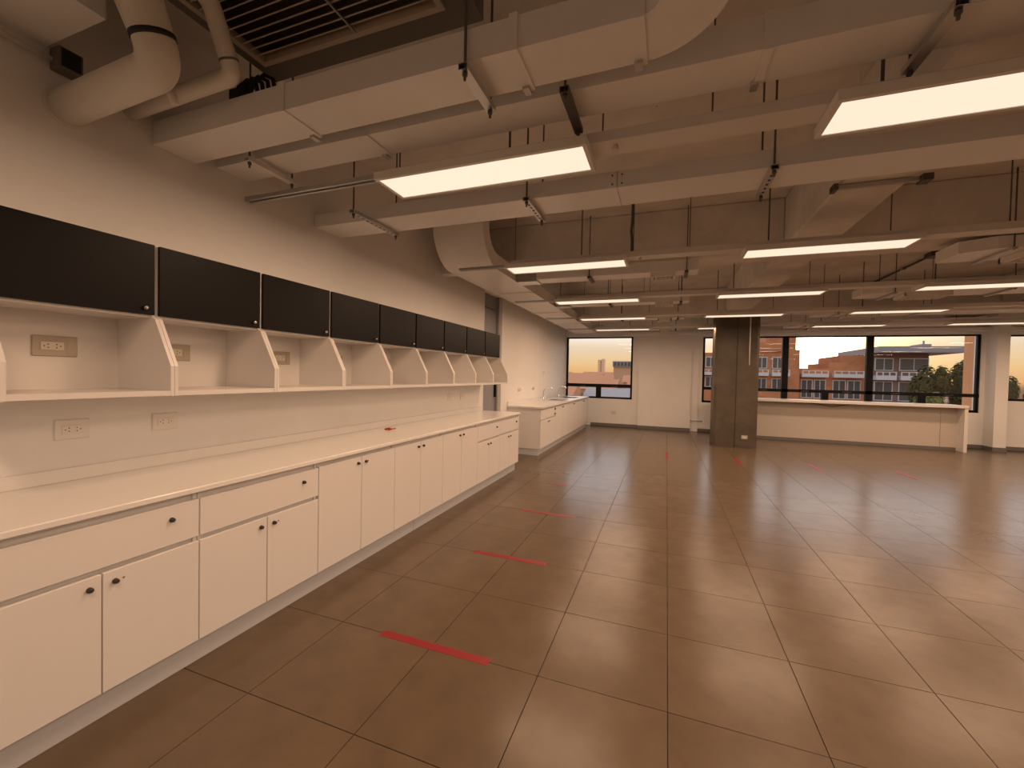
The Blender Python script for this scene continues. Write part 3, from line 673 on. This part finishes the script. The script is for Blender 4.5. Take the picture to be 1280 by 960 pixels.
# trees
def tree(x, y, zt, rx, rz, label, m='leaf', n=900, leaf=.5):
    t = thing('tree', (x, y, GZ), label, 'tree', 'trees outside the windows')
    MB().tube([(x, y, GZ), (x + .2, y, GZ + (zt - GZ) * .5), (x, y, zt - rz)], [.35, .25, .15], 8).build('trunk', 'bark', t)
    q = MB(); bm = q.bm; zc = zt - rz
    blobs = [(Vector((random.uniform(-.55, .55) * rx, random.uniform(-.55, .55) * rx, random.uniform(-.5, .55) * rz)), random.uniform(.35, .6)) for _ in range(11)]
    for k in range(n):
        c, s = random.choice(blobs); d = Vector((random.gauss(0, 1), random.gauss(0, 1), random.gauss(0, 1))).normalized()
        p = Vector((x, y, zc)) + c + Vector((d.x * rx, d.y * rx, d.z * rz)) * s * random.uniform(.7, 1.0)
        u = Vector((random.uniform(-1, 1), random.uniform(-1, 1), random.uniform(-1, 1))).normalized(); v = u.cross(d).normalized() if abs(u.dot(d)) < .95 else Vector((1, 0, 0))
        l = leaf * random.uniform(.6, 1.3); u = d.cross(v)
        a = [bm.verts.new(p + v * l), bm.verts.new(p + u * l * .5), bm.verts.new(p - v * l), bm.verts.new(p - u * l * .5)]; bm.faces.new(a)
    q.build('foliage', m, t)
tree(25.7, 55, 4.3, 1.75, 4.4, 'dark leafy tree before the flat roofed building', 'leaf', 6500, .22)
tree(29.6, 55, 4.6, 1.75, 4.6, 'dark leafy tree beside the orange stucco fin', 'leaf', 6500, .22)
tree(22.4, 47, .9, 1.5, 2.4, 'lower yellow-green tree before the flat roofed building', 'leaf_light', 4000, .18)
tree(33.2, 58, 3.0, 1.75, 4.2, 'dark tree behind the window beyond the fin, nearest the fin', 'leaf', 6500, .22)
tree(37.2, 58, 3.2, 1.75, 4.4, 'second dark tree behind the window beyond the fin', 'leaf', 6500, .22)
tree(43, 60, 2.8, 2.4, 5, 'broad dark tree beyond the last window', 'leaf', 6500, .26)
tree(35, 150, 5.5, 4.0, 6, 'distant tree crown under the sun behind the low brick building', 'leaf', 1200, .8)
# skyline behind the sink-side window
def house(x, y, w, d, z, label, m='house_wall', rm='house_roof'):
    t = thing('house', (x, y, GZ), label, 'house', 'rooftops below the sink-side window')
    box(x - w / 2, x + w / 2, y - d / 2, y + d / 2, GZ, z).build('wall', m, t)
    q = MB(); q.prism([(y - d / 2 - .4, z), (y, z + d * .22), (y + d / 2 + .4, z)], 'X', x - w / 2 - .4, x + w / 2 + .4); q.build('roof', rm, t)
hs = [(-17, 60, 8.5, 9, -1.6, 'red roofed house closest below the sink-side window'), (-7.2, 64, 8.5, 9, -2.2, 'house with a grey metal roof below the sink-side window'),
      (-26, 78, 10, 9, -1.5, 'red roofed house behind the grey metal roof, farthest from the sun'), (-13.8, 84, 9, 9, -.9, 'red roofed house behind the grey metal roof'), (-3, 92, 9, 9, -.8, 'red roofed house nearest the sun side of the sink window'),
      (-32, 104, 10, 9, -.6, 'red roofed house in the third line of roofs, farthest from the sun'), (-19, 112, 11, 9, 0, 'red roofed house in front of the slim towers'), (-6, 124, 11, 9, .2, 'red roofed house below the grey topped office block'),
      (-40, 140, 13, 10, .2, 'far red roofed house at the window edge by the cabinet wall'), (-27, 150, 11, 10, .6, 'far red roofed house left of the grey topped block'), (-50, 192, 16, 12, .9, 'hazy red roof on the horizon by the window edge'), (-30, 204, 16, 12, 1.3, 'hazy red roof on the horizon under the slim towers')]
for k, (x, y, w, d, z, lb) in enumerate(hs):
    house(x, y, w, d, z, lb, rm='metal_roof' if k == 1 else 'house_roof')
o = thing('office_block', (-14, 155, GZ), 'grey topped office block on the skyline of the sink-side window', 'building')
box(-17.8, -8, 150, 165, GZ, 5.2).build('wall', 'house_wall', o); box(-18.1, -7.7, 149.5, 165.5, 5.2, 7.2).build('roof_storey', 'roof_grey', o)
for k in range(8): box(-17.6 + k * 1.2, -16.9 + k * 1.2, 149.3, 149.5, 5.6, 6.8).build('window', 'window_dark', o)
o = thing('far_tower', (-44, 303, GZ), 'pair of slim hazy towers on the skyline', 'building')
box(-46.3, -44.6, 300, 306, GZ, 13.8).build('tower', 'far_tower', o); box(-43.8, -41.9, 300, 306, GZ, 14.4).build('tower', 'far_tower', o); box(-44.6, -43.8, 301, 305, GZ, 11.5).build('link', 'far_tower', o)
